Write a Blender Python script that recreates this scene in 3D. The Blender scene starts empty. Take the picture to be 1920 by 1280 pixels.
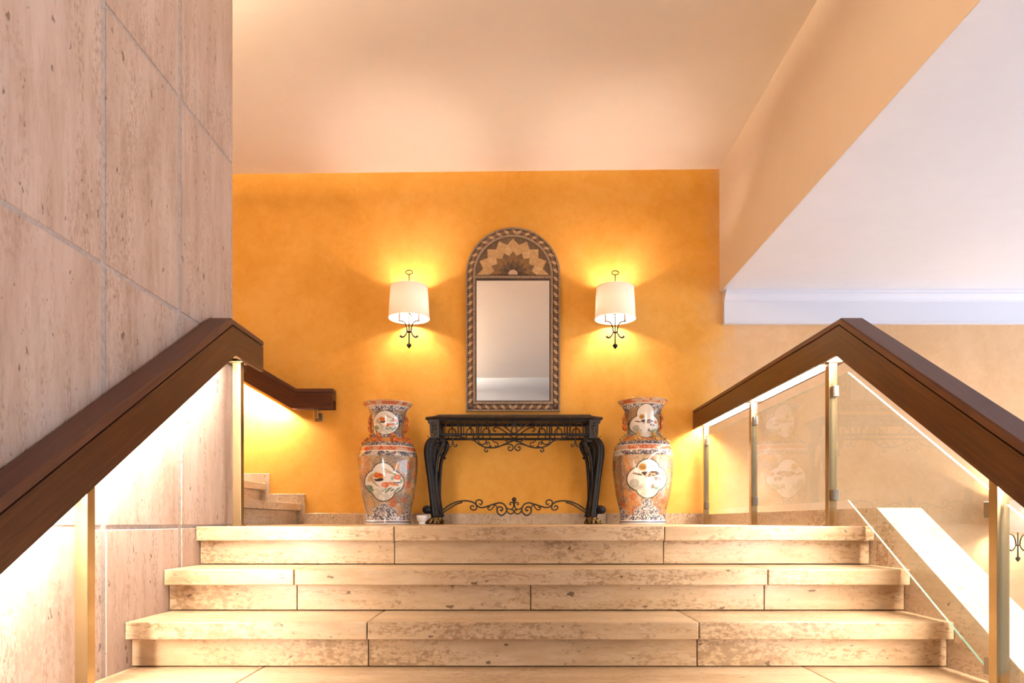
import bpy, bmesh, math, random
import numpy as np
from mathutils import Vector

random.seed(7)
SC = bpy.context.scene
COL = SC.collection
PI = math.pi

# ------------------------------------------------------------------ camera, world, exposure
F = 1340.0            # focal length in pixels of the 1920 x 1280 frame
CX, CY = 965.0, 978.0  # vanishing point (shift lens)
CZ = 0.0195           # eye height above the landing
cam = bpy.data.cameras.new('camera')
cam.sensor_width = 36.0
cam.sensor_fit = 'HORIZONTAL'
cam.lens = 36.0 * F / 1920.0
cam.shift_x = (960.0 - CX) / 1920.0
cam.shift_y = (CY - 640.0) / 1920.0
cam.clip_start = 0.02
camo = bpy.data.objects.new('camera', cam)
camo.location = (0, 0, CZ)
camo.rotation_euler = (PI / 2, 0, 0)
COL.objects.link(camo)
SC.camera = camo

world = bpy.data.worlds.new('world')
SC.world = world
world.use_nodes = True
bg = world.node_tree.nodes['Background']
bg.inputs[0].default_value = (0.86, 0.93, 1.10, 1)
bg.inputs[1].default_value = 5.0

SC.view_settings.view_transform = 'Standard'
SC.view_settings.look = 'None'
SC.view_settings.exposure = 0.28
SC.view_settings.gamma = 1.0
SC.view_settings.use_curve_mapping = False
SC.cycles.adaptive_threshold = 0.03
SC.cycles.use_light_tree = False
SC.cycles.max_bounces = 7
SC.cycles.diffuse_bounces = 4
SC.cycles.transmission_bounces = 3
SC.cycles.glossy_bounces = 2

# added unseen fill lamp over the stone wall, brightening the upper ceiling
cl = bpy.data.lights.new('ceiling_fill_light', 'AREA')
cl.shape = 'RECTANGLE'
cl.size, cl.size_y = 0.22, 5.4
cl.energy = 1700.0
cl.color = (1.0, 0.79, 0.55)
clo = bpy.data.objects.new('ceiling_fill_light', cl)
clo.location = (-2.25, 0.5, 2.64)
clo.rotation_euler = (PI, 0, 0)
COL.objects.link(clo)

TUBE_L = 195.0          # radiance of the light strips in the handrails
TUBE_C = (1.0, 0.88, 0.76)
BULB_L = 820.0         # radiance of the wall-lamp bulbs
BULB_C = (1.0, 0.77, 0.60)

# ------------------------------------------------------------------ node helpers
def mat(name):
    m = bpy.data.materials.new(name)
    m.use_nodes = True
    nt = m.node_tree
    nt.nodes.clear()
    out = nt.nodes.new('ShaderNodeOutputMaterial')
    return m, nt, out

def N(nt, kind, props=None, **ins):
    n = nt.nodes.new('ShaderNode' + kind)
    for k, v in (props or {}).items():
        setattr(n, k, v)
    for k, v in ins.items():
        key = int(k[1:]) if (k[0] == 'i' and k[1:].isdigit()) else k.replace('_', ' ')
        if hasattr(v, 'is_output'):
            nt.links.new(v, n.inputs[key])
        else:
            n.inputs[key].default_value = v
    return n

def c4(c):
    return (c[0], c[1], c[2], 1.0)

def ramp(nt, fac, stops, interp='LINEAR'):
    r = nt.nodes.new('ShaderNodeValToRGB')
    r.color_ramp.interpolation = interp
    el = r.color_ramp.elements
    el[0].position, el[0].color = stops[0][0], c4(stops[0][1])
    el[1].position, el[1].color = stops[1][0], c4(stops[1][1])
    for p, c in stops[2:]:
        e = el.new(p)
        e.color = c4(c)
    nt.links.new(fac, r.inputs[0])
    return r.outputs[0]

def mixc(nt, fac, a, b, mode='MIX'):
    n = nt.nodes.new('ShaderNodeMix')
    n.data_type = 'RGBA'
    n.blend_type = mode
    for i, v in ((0, fac), (6, a), (7, b)):
        if hasattr(v, 'is_output'):
            nt.links.new(v, n.inputs[i])
        else:
            n.inputs[i].default_value = c4(v) if i else v
    return n.outputs[2]

def simple(name, col, rough=0.5, metal=0.0, noise=0.0, scale=20.0, bump=0.0, coat=0.0):
    m, nt, out = mat(name)
    p = N(nt, 'BsdfPrincipled', Base_Color=c4(col), Roughness=rough, Metallic=metal)
    if coat:
        p.inputs['Coat Weight'].default_value = coat
        p.inputs['Coat Roughness'].default_value = 0.08
    tc = N(nt, 'TexCoord')
    nz = N(nt, 'TexNoise', Vector=tc.outputs['Object'], Scale=scale, Detail=5.0)
    if noise:
        d = tuple(max(0, x * (1 - noise)) for x in col)
        l = tuple(min(1, x * (1 + noise)) for x in col)
        nt.links.new(ramp(nt, nz.outputs[0], [(0.3, d), (0.7, l)]), p.inputs['Base Color'])
    if bump:
        b = N(nt, 'Bump', Strength=bump, Distance=0.01, Height=nz.outputs[0])
        nt.links.new(b.outputs[0], p.inputs['Normal'])
    nt.links.new(p.outputs[0], out.inputs[0])
    return m

def travertine(name, stretch, light, mid, dark, stain, rough=0.35, pit=0.66, stain_amt=0.6):
    """veined limestone; stretch = scale vector (small along the veins)"""
    m, nt, out = mat(name)
    tc = N(nt, 'TexCoord')
    oi = N(nt, 'ObjectInfo')
    off = N(nt, 'VectorMath', {'operation': 'SCALE'}, i0=(31.0, 17.0, 23.0))
    nt.links.new(oi.outputs['Random'], off.inputs['Scale'])
    co = N(nt, 'VectorMath', {'operation': 'ADD'}, i0=tc.outputs['Object'], i1=off.outputs[0])
    st = N(nt, 'VectorMath', {'operation': 'MULTIPLY'}, i0=co.outputs[0], i1=stretch)
    broad = N(nt, 'TexNoise', Vector=st.outputs[0], Scale=9.0, Detail=3.0, Roughness=0.6, Distortion=0.2)
    fine = N(nt, 'TexNoise', Vector=st.outputs[0], Scale=48.0, Detail=3.0, Roughness=0.65, Distortion=0.4)
    col = ramp(nt, broad.outputs[0], [(0.28, tuple(0.5 * (d + k) for d, k in zip(dark, mid))), (0.48, mid), (0.66, light)])
    fr = N(nt, 'MapRange', Value=fine.outputs[0], From_Min=0.34, From_Max=0.50, To_Min=0.30, To_Max=0.0)
    col = mixc(nt, fr.outputs[0], col, dark)
    f2 = N(nt, 'MapRange', Value=fine.outputs[0], From_Min=0.54, From_Max=0.68, To_Min=0.0, To_Max=0.5)
    col = mixc(nt, f2.outputs[0], col, light)
    # specks gathered along the veins
    sv = tuple(k if k == 1.0 else 0.07 for k in stretch)
    vv = N(nt, 'VectorMath', {'operation': 'MULTIPLY'}, i0=co.outputs[0], i1=sv)
    vn = N(nt, 'TexNoise', Vector=vv.outputs[0], Scale=20.0, Detail=2.0, Distortion=0.25)
    sg = tuple(k if k == 1.0 else 0.38 for k in stretch)
    gv = N(nt, 'VectorMath', {'operation': 'MULTIPLY'}, i0=co.outputs[0], i1=sg)
    gn = N(nt, 'TexNoise', Vector=gv.outputs[0], Scale=110.0, Detail=2.0, Roughness=0.7)
    vm = N(nt, 'MapRange', Value=vn.outputs[0], From_Min=0.48, From_Max=0.62, To_Min=0.05, To_Max=1.0)
    gm = N(nt, 'MapRange', Value=gn.outputs[0], From_Min=0.50, From_Max=0.60, To_Min=0.0, To_Max=0.75)
    vg = N(nt, 'Math', {'operation': 'MULTIPLY'}, i0=vm.outputs[0], i1=gm.outputs[0])
    col = mixc(nt, vg.outputs[0], col, tuple(0.6 * d + 0.4 * k for d, k in zip(dark, stain)))
    # ochre staining in drifts
    stn = N(nt, 'TexNoise', Vector=co.outputs[0], Scale=2.2, Detail=2.0, Roughness=0.6)
    s4 = tuple(0.5 + 0.5 * k for k in stretch)
    st4 = N(nt, 'VectorMath', {'operation': 'MULTIPLY'}, i0=co.outputs[0], i1=s4)
    st2 = N(nt, 'TexNoise', Vector=st4.outputs[0], Scale=62.0, Detail=3.0, Roughness=0.72)
    mm = N(nt, 'Math', {'operation': 'MULTIPLY'}, i0=stn.outputs[0], i1=st2.outputs[0])
    ms = N(nt, 'MapRange', Value=mm.outputs[0], From_Min=0.285, From_Max=0.36, To_Min=0.0, To_Max=stain_amt)
    col = mixc(nt, ms.outputs[0], col, stain)
    # pits
    s3 = tuple(0.4 + 0.6 * k for k in stretch)
    ps = N(nt, 'VectorMath', {'operation': 'MULTIPLY'}, i0=co.outputs[0], i1=s3)
    pn = N(nt, 'TexNoise', Vector=ps.outputs[0], Scale=34.0, Detail=2.0, Roughness=0.6)
    pm = N(nt, 'MapRange', Value=pn.outputs[0], From_Min=pit, From_Max=pit + 0.03, To_Min=0.0, To_Max=0.8)
    col = mixc(nt, pm.outputs[0], col, tuple(x * 0.4 for x in stain))
    bp = N(nt, 'Bump', Strength=0.18, Distance=0.004, Height=fine.outputs[0])
    p = N(nt, 'BsdfPrincipled', Base_Color=col, Roughness=rough, Normal=bp.outputs[0])
    nt.links.new(p.outputs[0], out.inputs[0])
    return m

def plaster(name, a, b, c, bump=0.12, rough=0.75, scale=1.6):
    m, nt, out = mat(name)
    tc = N(nt, 'TexCoord')
    n1 = N(nt, 'TexNoise', Vector=tc.outputs['Object'], Scale=scale, Detail=4.0, Roughness=0.6, Distortion=0.5)
    n2 = N(nt, 'TexNoise', Vector=tc.outputs['Object'], Scale=scale * 9, Detail=4.0, Roughness=0.65, Distortion=0.8)
    av = N(nt, 'Math', {'operation': 'MULTIPLY_ADD'}, i0=n2.outputs[0], i1=0.35, i2=0.0)
    sm = N(nt, 'Math', {'operation': 'MULTIPLY_ADD'}, i0=n1.outputs[0], i1=0.65)
    nt.links.new(av.outputs[0], sm.inputs[2])
    col = ramp(nt, sm.outputs[0], [(0.36, a), (0.50, b), (0.64, c)])
    bp = N(nt, 'Bump', Strength=bump, Distance=0.006, Height=n2.outputs[0])
    p = N(nt, 'BsdfPrincipled', Base_Color=col, Roughness=rough, Normal=bp.outputs[0])
    p.inputs['Specular IOR Level'].default_value = 0.25
    nt.links.new(p.outputs[0], out.inputs[0])
    return m

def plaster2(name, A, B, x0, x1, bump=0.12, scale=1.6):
    """plaster: one colour left of x0, a paler one right of x1 (object x), with a ragged change-over"""
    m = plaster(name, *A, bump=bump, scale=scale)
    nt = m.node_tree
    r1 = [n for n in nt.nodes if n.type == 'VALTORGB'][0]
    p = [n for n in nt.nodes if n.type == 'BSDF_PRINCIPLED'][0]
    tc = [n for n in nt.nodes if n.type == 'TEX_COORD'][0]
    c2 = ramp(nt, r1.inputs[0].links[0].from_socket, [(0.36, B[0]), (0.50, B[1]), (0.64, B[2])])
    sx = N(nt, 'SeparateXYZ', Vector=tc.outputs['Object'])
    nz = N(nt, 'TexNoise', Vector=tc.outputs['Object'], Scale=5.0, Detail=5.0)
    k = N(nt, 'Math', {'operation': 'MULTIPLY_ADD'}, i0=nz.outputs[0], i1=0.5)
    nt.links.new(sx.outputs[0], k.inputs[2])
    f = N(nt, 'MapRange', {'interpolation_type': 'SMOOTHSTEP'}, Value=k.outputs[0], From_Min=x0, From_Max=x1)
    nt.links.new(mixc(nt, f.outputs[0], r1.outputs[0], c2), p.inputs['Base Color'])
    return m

def wood(name, a, b, c, rough=0.38):
    m, nt, out = mat(name)
    at = N(nt, 'Attribute', {'attribute_name': 'grain'})
    st = N(nt, 'VectorMath', {'operation': 'MULTIPLY'}, i0=at.outputs['Vector'], i1=(1.2, 26.0, 1.0))
    n1 = N(nt, 'TexNoise', Vector=st.outputs[0], Scale=2.4, Detail=7.0, Roughness=0.62, Distortion=0.6)
    n2 = N(nt, 'TexNoise', Vector=st.outputs[0], Scale=14.0, Detail=4.0, Roughness=0.7)
    k = N(nt, 'Math', {'operation': 'MULTIPLY_ADD'}, i0=n2.outputs[0], i1=0.3)
    k2 = N(nt, 'Math', {'operation': 'MULTIPLY'}, i0=n1.outputs[0], i1=0.7)
    nt.links.new(k2.outputs[0], k.inputs[2])
    col = ramp(nt, k.outputs[0], [(0.34, a), (0.5, b), (0.68, c)])
    bp = N(nt, 'Bump', Strength=0.06, Distance=0.002, Height=k.outputs[0])
    p = N(nt, 'BsdfPrincipled', Base_Color=col, Roughness=rough, Normal=bp.outputs[0])
    p.inputs['Specular IOR Level'].default_value = 0.32
    nt.links.new(p.outputs[0], out.inputs[0])
    return m

def emis(name, col, s):
    m, nt, out = mat(name)
    e = N(nt, 'Emission', Color=c4(col), Strength=s)
    nt.links.new(e.outputs[0], out.inputs[0])
    return m

def glass_mat(name):
    m, nt, out = mat(name)
    fr = N(nt, 'Fresnel', IOR=1.52)
    ge = N(nt, 'NewGeometry')
    inv = N(nt, 'Math', {'operation': 'SUBTRACT'}, i0=1.0, i1=ge.outputs['Backfacing'])
    fac = N(nt, 'Math', {'operation': 'MULTIPLY'}, i0=fr.outputs[0], i1=inv.outputs[0])
    tr = N(nt, 'BsdfTransparent', Color=(0.965, 0.985, 0.97, 1))
    gl = N(nt, 'BsdfGlossy', Color=(1, 1, 1, 1), Roughness=0.0)
    mx = N(nt, 'MixShader', i0=fac.outputs[0], i1=tr.outputs[0], i2=gl.outputs[0])
    nt.links.new(mx.outputs[0], out.inputs[0])
    return m

def shade_mat(name):
    m, nt, out = mat(name)
    d = N(nt, 'BsdfDiffuse', Color=(0.90, 0.80, 0.62, 1))
    t = N(nt, 'BsdfTranslucent', Color=(0.84, 0.76, 0.66, 1))
    mx = N(nt, 'MixShader', i0=0.017, i1=d.outputs[0], i2=t.outputs[0])
    nt.links.new(mx.outputs[0], out.inputs[0])
    return m

def vcol_mat(name, rough=0.16):
    m, nt, out = mat(name)
    at = N(nt, 'Attribute', {'attribute_name': 'paint'})
    p = N(nt, 'BsdfPrincipled', Base_Color=at.outputs['Color'], Roughness=rough)
    p.inputs['Coat Weight'].default_value = 0.6
    p.inputs['Coat Roughness'].default_value = 0.05
    nt.links.new(p.outputs[0], out.inputs[0])
    return m

def brass_mat(name, col, rough):
    m, nt, out = mat(name)
    tc = N(nt, 'TexCoord')
    st = N(nt, 'VectorMath', {'operation': 'MULTIPLY'}, i0=tc.outputs['Object'], i1=(60.0, 60.0, 1.0))
    n1 = N(nt, 'TexNoise', Vector=st.outputs[0], Scale=3.0, Detail=4.0)
    rr = N(nt, 'MapRange', Value=n1.outputs[0], To_Min=rough - 0.015, To_Max=rough + 0.025)
    co = ramp(nt, n1.outputs[0], [(0.3, tuple(x * 0.95 for x in col)), (0.7, col)])
    p = N(nt, 'BsdfPrincipled', Base_Color=co, Metallic=1.0, Roughness=rr.outputs[0])
    nt.links.new(p.outputs[0], out.inputs[0])
    return m

M = {}
M['trav_wall'] = travertine('travertine_wall', (1.0, 1.0, 0.20), (0.57, 0.445, 0.365), (0.495, 0.37, 0.293), (0.34, 0.23, 0.165), (0.30, 0.19, 0.125), rough=0.5, pit=0.69, stain_amt=0.35)
M['trav_step'] = travertine('travertine_step', (0.22, 1.0, 1.0), (0.66, 0.50, 0.325), (0.565, 0.40, 0.235), (0.42, 0.265, 0.13), (0.20, 0.105, 0.04), rough=0.3, pit=0.70, stain_amt=0.55)
M['trav_kerb'] = travertine('travertine_kerb', (1.0, 0.25, 1.0), (0.68, 0.54, 0.39), (0.58, 0.44, 0.295), (0.43, 0.295, 0.17), (0.30, 0.17, 0.075), rough=0.32, pit=0.68, stain_amt=0.7)
M['grout'] = simple('grout', (0.43, 0.365, 0.325), 0.9, noise=0.15, scale=60, bump=0.2)
M['grout_dark'] = simple('grout_dark', (0.16, 0.10, 0.06), 0.9)
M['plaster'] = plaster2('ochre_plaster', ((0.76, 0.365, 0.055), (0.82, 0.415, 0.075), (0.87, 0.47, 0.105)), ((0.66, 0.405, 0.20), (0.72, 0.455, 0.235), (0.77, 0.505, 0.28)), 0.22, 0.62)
M['ceiling'] = plaster('ceiling_paint', (0.83, 0.77, 0.70), (0.845, 0.785, 0.715), (0.86, 0.80, 0.73), bump=0.03, scale=0.7)
M['bulkhead'] = plaster('bulkhead_paint', (0.80, 0.68, 0.56), (0.815, 0.695, 0.575), (0.83, 0.71, 0.59), bump=0.04, scale=0.7)
M['white_ceiling'] = plaster('white_paint', (0.79, 0.79, 0.81), (0.81, 0.81, 0.83), (0.83, 0.83, 0.85), bump=0.03, scale=0.6)
M['white_trim'] = simple('white_trim', (0.74, 0.75, 0.80), 0.45)
M['hall_floor'] = simple('hall_floor_stone', (0.66, 0.68, 0.72), 0.35, noise=0.1, scale=4)
M['daylight_tint'] = simple('daylight_tinted_white', (0.50, 0.57, 0.70), 0.7)  # blue of cool daylight mixed into the white of the downstand
M['wood'] = wood('mahogany', (0.030, 0.0085, 0.0024), (0.058, 0.0165, 0.0042), (0.098, 0.032, 0.0085))
M['wood_cap'] = wood('mahogany_cap', (0.060, 0.022, 0.012), (0.085, 0.030, 0.017), (0.115, 0.042, 0.022), rough=0.42)
M['wood_dark'] = simple('rail_inside', (0.05, 0.03, 0.02), 0.7)
M['brass'] = brass_mat('brushed_brass', (0.54, 0.40, 0.21), 0.26)
M['steel'] = brass_mat('dark_steel', (0.34, 0.31, 0.27), 0.35)
M['glass'] = glass_mat('pane_glass')
M['glass_edge'] = simple('glass_edge', (0.34, 0.58, 0.46), 0.15)
M['tube'] = emis('light_strip', TUBE_C, TUBE_L)
M['tube_side'] = emis('light_strip_side', TUBE_C, TUBE_L * 3.2)
M['bulb'] = emis('lamp_bulb', BULB_C, BULB_L)
M['shade'] = shade_mat('lamp_shade')
M['bronze'] = simple('dark_bronze', (0.008, 0.004, 0.002), 0.55, noise=0.3, scale=60)
for _n in M['bronze'].node_tree.nodes:
    if _n.type == 'BSDF_PRINCIPLED':
        _n.inputs['Specular IOR Level'].default_value = 0.12
M['candle'] = simple('candle_tube', (0.035, 0.016, 0.008), 0.6)
M['iron'] = simple('black_iron', (0.0065, 0.0052, 0.0060), 0.42, noise=0.4, scale=40, bump=0.1)
for _n in M['iron'].node_tree.nodes:
    if _n.type == 'BSDF_PRINCIPLED':
        _n.inputs['Specular IOR Level'].default_value = 0.3
M['iron_brown'] = simple('brown_iron', (0.014, 0.0075, 0.005), 0.48, noise=0.4, scale=50, bump=0.1)
M['iron_top'] = simple('table_top_edge', (0.034, 0.021, 0.012), 0.4, noise=0.5, scale=30)
M['gilt'] = simple('old_gilt', (0.17, 0.105, 0.04), 0.32, metal=0.9, noise=0.4, scale=80)
M['mirror'] = simple('mirror_glass', (0.93, 0.92, 0.91), 0.0, metal=1.0)
M['marq_dark'] = simple('marquetry_dark', (0.045, 0.022, 0.012), 0.5, noise=0.5, scale=90)
M['marq_brown'] = simple('marquetry_brown', (0.165, 0.085, 0.038), 0.45, noise=0.3, scale=70)
M['marq_light'] = simple('marquetry_light', (0.47, 0.30, 0.155), 0.45, noise=0.16, scale=60)
M['marq_tan'] = simple('marquetry_tan', (0.50, 0.31, 0.135), 0.45, noise=0.18, scale=50)
M['marq_tan2'] = simple('marquetry_tan_pale', (0.57, 0.37, 0.18), 0.45, noise=0.15, scale=50)
M['marq_mid'] = simple('marquetry_mid', (0.20, 0.105, 0.035), 0.45, noise=0.35, scale=60)
M['marq_olive'] = simple('marquetry_olive', (0.10, 0.055, 0.025), 0.45, noise=0.6, scale=120)
M['marq_strip'] = simple('marquetry_strip', (0.27, 0.18, 0.115), 0.4, noise=0.35, scale=60)
M['marq_hub'] = simple('marquetry_hub', (0.62, 0.40, 0.28), 0.4, noise=0.1)
M['porcelain'] = vcol_mat('painted_porcelain')
M['vase_orange'] = simple('vase_orange_glaze', (0.50, 0.125, 0.022), 0.2, noise=0.75, scale=45, coat=0.6)
M['vase_gold'] = simple('vase_gold_glaze', (0.56, 0.33, 0.09), 0.22, noise=0.6, scale=60, coat=0.6)
M['white_china'] = simple('white_china', (0.80, 0.77, 0.74), 0.2, coat=0.5)

# ------------------------------------------------------------------ object helpers
def link(o, parent=None):
    COL.objects.link(o)
    if parent is not None:
        o.parent = parent
    return o

def thing(name, label, cat, loc=(0, 0, 0), group=None):
    o = bpy.data.objects.new(name, None)
    o.empty_display_size = 0.05
    o.location = loc
    o['label'] = label
    o['category'] = cat
    if group:
        o['group'] = group
    return link(o)

def tag(o, label, cat, group=None):
    o['label'] = label
    o['category'] = cat
    if group:
        o['group'] = group
    return o

def struct(o, label=None):
    o['kind'] = 'structure'
    if label:
        o['label'] = label
    return o

def mesh_from_bm(name, bm, smooth=False, recalc=True):
    if recalc:
        bmesh.ops.recalc_face_normals(bm, faces=bm.faces)
    me = bpy.data.meshes.new(name)
    bm.to_mesh(me)
    bm.free()
    if smooth:
        for p in me.polygons:
            p.use_smooth = True
    return me

def obj(name, me, m, parent=None, loc=(0, 0, 0)):
    o = bpy.data.objects.new(name, me)
    if m is not None and len(me.materials) == 0:
        me.materials.append(m)
    o.location = loc
    return link(o, parent)

_box = {}
def box_me(sx, sy, sz, bevel=0.0, seg=1, m=None):
    key = (round(sx, 5), round(sy, 5), round(sz, 5), bevel, seg, m.name if m else '')
    if key in _box:
        return _box[key]
    bm = bmesh.new()
    bmesh.ops.create_cube(bm, size=1.0)
    bmesh.ops.scale(bm, vec=(sx, sy, sz), verts=bm.verts)
    if bevel:
        bmesh.ops.bevel(bm, geom=bm.edges[:], offset=bevel, segments=seg, affect='EDGES', profile=0.5)
    me = mesh_from_bm('box', bm)
    if m:
        me.materials.append(m)
    _box[key] = me
    return me

def box(name, x0, x1, y0, y1, z0, z1, m, parent=None, bevel=0.0, seg=1, base=(0, 0, 0)):
    me = box_me(x1 - x0, y1 - y0, z1 - z0, bevel, seg, m)
    return obj(name, me, m, parent, ((x0 + x1) / 2 - base[0], (y0 + y1) / 2 - base[1], (z0 + z1) / 2 - base[2]))

def prism_bm(bm, pts, axis, a0, a1):
    """extrude a 2-D polygon; axis 'x': pts=(y,z); 'y': pts=(x,z); 'z': pts=(x,y)"""
    def v(p, a):
        return {'x': (a, p[0], p[1]), 'y': (p[0], a, p[1]), 'z': (p[0], p[1], a)}[axis]
    A = [bm.verts.new(v(p, a0)) for p in pts]
    B = [bm.verts.new(v(p, a1)) for p in pts]
    n = len(pts)
    bm.faces.new(A)
    bm.faces.new(B[::-1])
    for i in range(n):
        j = (i + 1) % n
        bm.faces.new((A[i], B[i], B[j], A[j]))

def prism(name, pts, axis, a0, a1, m, parent=None, bevel=0.0, loc=(0, 0, 0)):
    bm = bmesh.new()
    prism_bm(bm, pts, axis, a0, a1)
    if bevel:
        bmesh.ops.recalc_face_normals(bm, faces=bm.faces)
        bmesh.ops.bevel(bm, geom=bm.edges[:], offset=bevel, segments=1, affect='EDGES')
    return obj(name, mesh_from_bm(name, bm), m, parent, loc)

def smooth_path(pts, n=6):
    """Catmull-Rom through pts (tuples of any length)"""
    P = [np.array(p, float) for p in pts]
    if len(P) < 3:
        return P
    Q = [2 * P[0] - P[1]] + P + [2 * P[-1] - P[-2]]
    out = []
    for i in range(1, len(Q) - 2):
        a, b, c, d = Q[i - 1], Q[i], Q[i + 1], Q[i + 2]
        for k in range(n):
            t = k / n
            out.append(0.5 * (2 * b + (c - a) * t + (2 * a - 5 * b + 4 * c - d) * t * t + (3 * b - a - 3 * c + d) * t ** 3))
    out.append(P[-1])
    return out

def tube(bm, pts, rad, seg=8, flat=1.0, ref=(0, 1, 0)):
    """swept round bar; rad number or list; flat scales the section along ref"""
    P = [Vector(p) for p in pts]
    n = len(P)
    R = rad if hasattr(rad, '__len__') else [rad] * n
    rings = []
    rv = Vector(ref).normalized()
    for i in range(n):
        t = (P[min(i + 1, n - 1)] - P[max(i - 1, 0)])
        if t.length < 1e-9:
            t = Vector((0, 0, 1))
        t.normalize()
        s = rv - t * rv.dot(t)
        if s.length < 1e-4:
            s = Vector((1, 0, 0)) - t * t.x
        s.normalize()
        w = t.cross(s)
        rings.append([bm.verts.new(P[i] + s * (math.cos(2 * PI * k / seg) * R[i] * flat) + w * (math.sin(2 * PI * k / seg) * R[i])) for k in range(seg)])
    for a, b in zip(rings[:-1], rings[1:]):
        for k in range(seg):
            j = (k + 1) % seg
            bm.faces.new((a[k], a[j], b[j], b[k]))
    bm.faces.new(rings[0][::-1])
    bm.faces.new(rings[-1])

def lathe(bm, prof, seg=24, cx=0, cy=0):
    rings = []
    for r, z in prof:
        if r < 1e-6:
            rings.append([bm.verts.new((cx, cy, z))])
        else:
            rings.append([bm.verts.new((cx + r * math.cos(2 * PI * k / seg), cy + r * math.sin(2 * PI * k / seg), z)) for k in range(seg)])
    for a, b in zip(rings[:-1], rings[1:]):
        for k in range(seg):
            j = (k + 1) % seg
            if len(a) == 1 and len(b) == 1:
                continue
            if len(a) == 1:
                bm.faces.new((a[0], b[k], b[j]))
            elif len(b) == 1:
                bm.faces.new((a[k], a[j], b[0]))
            else:
                bm.faces.new((a[k], a[j], b[j], b[k]))

def ball(bm, c, r, sub=2, sc=(1, 1, 1)):
    g = bmesh.ops.create_icosphere(bm, subdivisions=sub, radius=r)
    for v in g['verts']:
        v.co = Vector((v.co.x * sc[0] + c[0], v.co.y * sc[1] + c[1], v.co.z * sc[2] + c[2]))

def at(px, py, D):
    """a point of the place seen at that pixel, D metres in front of the lens plane"""
    return ((px - CX) / F * D, D, CZ + (CY - py) / F * D)

# ------------------------------------------------------------------ dimensions of the place
XL, XR = -1.377, 1.553      # stair width, wall to parapet
YW = 5.84                   # back wall
YE = 3.49                   # end of the stone wall
R_, T_ = 0.167, 0.28        # riser, going
ZLOW = -1.67                # lower hall floor
ZLC = 1.89                  # lower ceiling
NOSE = [3.08, 2.80, 2.52, 2.14, 1.86, 1.58, 1.30, 1.02, 0.74, 0.46]
OVER, SLAB = 0.045, 0.062
def zc(x):                  # main ceiling, very slightly out of level
    return 2.884 + 0.0101 * x

# ------------------------------------------------------------------ setting
# lower hall floor
struct(box('floor', -6.0, 9.0, -9.0, YW, ZLOW - 0.1, ZLOW, M['hall_floor']), 'stone floor of the lower hall')
# landing floor
lf = box('floor', -1.72, XR, 3.41, YW, -0.10, 0.0, M['grout_dark'])
struct(lf, 'stone floor of the upper landing')
lc = lf.location
ys = [3.412, 4.02, 4.63, 5.24, YW - 0.002]
xs = [XL + 0.002, -0.52, 0.64, XR]
for i in range(4):
    for j in range(3):
        box('floor_slab', xs[j] + 0.001, xs[j + 1] - 0.001, ys[i] + 0.001, ys[i + 1] - 0.001, -0.03, 0.0006, M['trav_step'], lf, bevel=0.0006, base=lc)
for i in range(4):
    a = max(ys[i], YE)
    if ys[i + 1] - a > 0.05:
        box('floor_slab', -1.70, xs[0] - 0.001, a + 0.001, ys[i + 1] - 0.001, -0.03, 0.0006, M['trav_step'], lf, bevel=0.0006, base=lc)

# back wall
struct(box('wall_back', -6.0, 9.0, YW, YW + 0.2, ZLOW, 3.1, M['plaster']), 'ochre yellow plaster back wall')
struct(box('wall_front', -6.0, 9.0, -9.2, -9.0, ZLOW, ZLC + 0.06, M['white_ceiling']), 'far white wall of the entrance hall')
# main ceiling (sloped a touch) as a slab
struct(prism('ceiling', [(-6.0, zc(-6.0)), (1.68, zc(1.68)), (1.68, 3.2), (-6.0, 3.2)], 'y', -2.6, YW + 0.2, M['ceiling']), 'peach painted ceiling above the landing')
# lower ceiling over the hall and the right bay
struct(box('ceiling', 1.6735, 9.0, -2.6, YW, ZLC, ZLC + 0.06, M['white_ceiling']), 'white lower ceiling on the right')
struct(box('ceiling', -6.0, 9.0, -9.0, -2.6, ZLC, ZLC + 0.06, M['white_ceiling']), 'white ceiling of the entrance hall')
# downstand between the two ceilings
struct(box('wall_right', 1.672, 1.86, -2.6, YW, ZLC + 0.003, 3.1, M['bulkhead']), 'peach bulkhead dropping to the white ceiling')
struct(box('wall_front', -6.0, 1.86, -2.8, -2.6, ZLC, 3.2, M['daylight_tint']), 'white downstand over the entrance hall')
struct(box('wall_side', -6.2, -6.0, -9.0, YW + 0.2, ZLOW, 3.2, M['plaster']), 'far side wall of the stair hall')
struct(box('wall_right', 9.0, 9.2, -9.2, -2.6, ZLOW, ZLC + 0.06, M['white_ceiling']), 'added unseen wall closing the right of the entrance hall')  # added to keep side daylight out of the hall, so the risers darken
# cornice on the back wall, under the white ceiling
cpts = [(0, 0), (0.10, 0), (0.10, -0.012), (0.088, -0.020), (0.088, -0.034), (0.074, -0.046), (0.060, -0.060), (0.052, -0.074),
        (0.052, -0.080), (0.044, -0.084), (0.044, -0.245), (0.050, -0.250), (0.050, -0.262), (0, -0.262)]
struct(prism('trim_1', [(YW - d, ZLC + z) for d, z in cpts], 'x', 1.700, 9.0, M['white_trim']), 'white moulded cornice on the back wall')

# ---- left stone wall: core with grout face and separate slabs
core = struct(box('wall_left', -6.0, XL - 0.004, -2.6, YE - 0.004, ZLOW, 2.60, M['grout']), 'travertine clad wall beside the stairs')
cc = core.location
yj = [YE - 0.547 * k for k in range(0, 11)]
zj = [-2.64, -1.76, -0.88, 0.0, 0.88, 1.76, 2.64]
for i in range(10):
    for j in range(6):
        z0, z1 = max(zj[j], ZLOW), zj[j + 1]
        g, gh = 0.0145, 0.0075
        o = box('wall_slab', XL - 0.024, XL, yj[i + 1] + g, yj[i] - (g if i else 0.0), z0 + gh, z1 - gh, M['trav_wall'], core, bevel=0.0025, base=cc)
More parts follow.
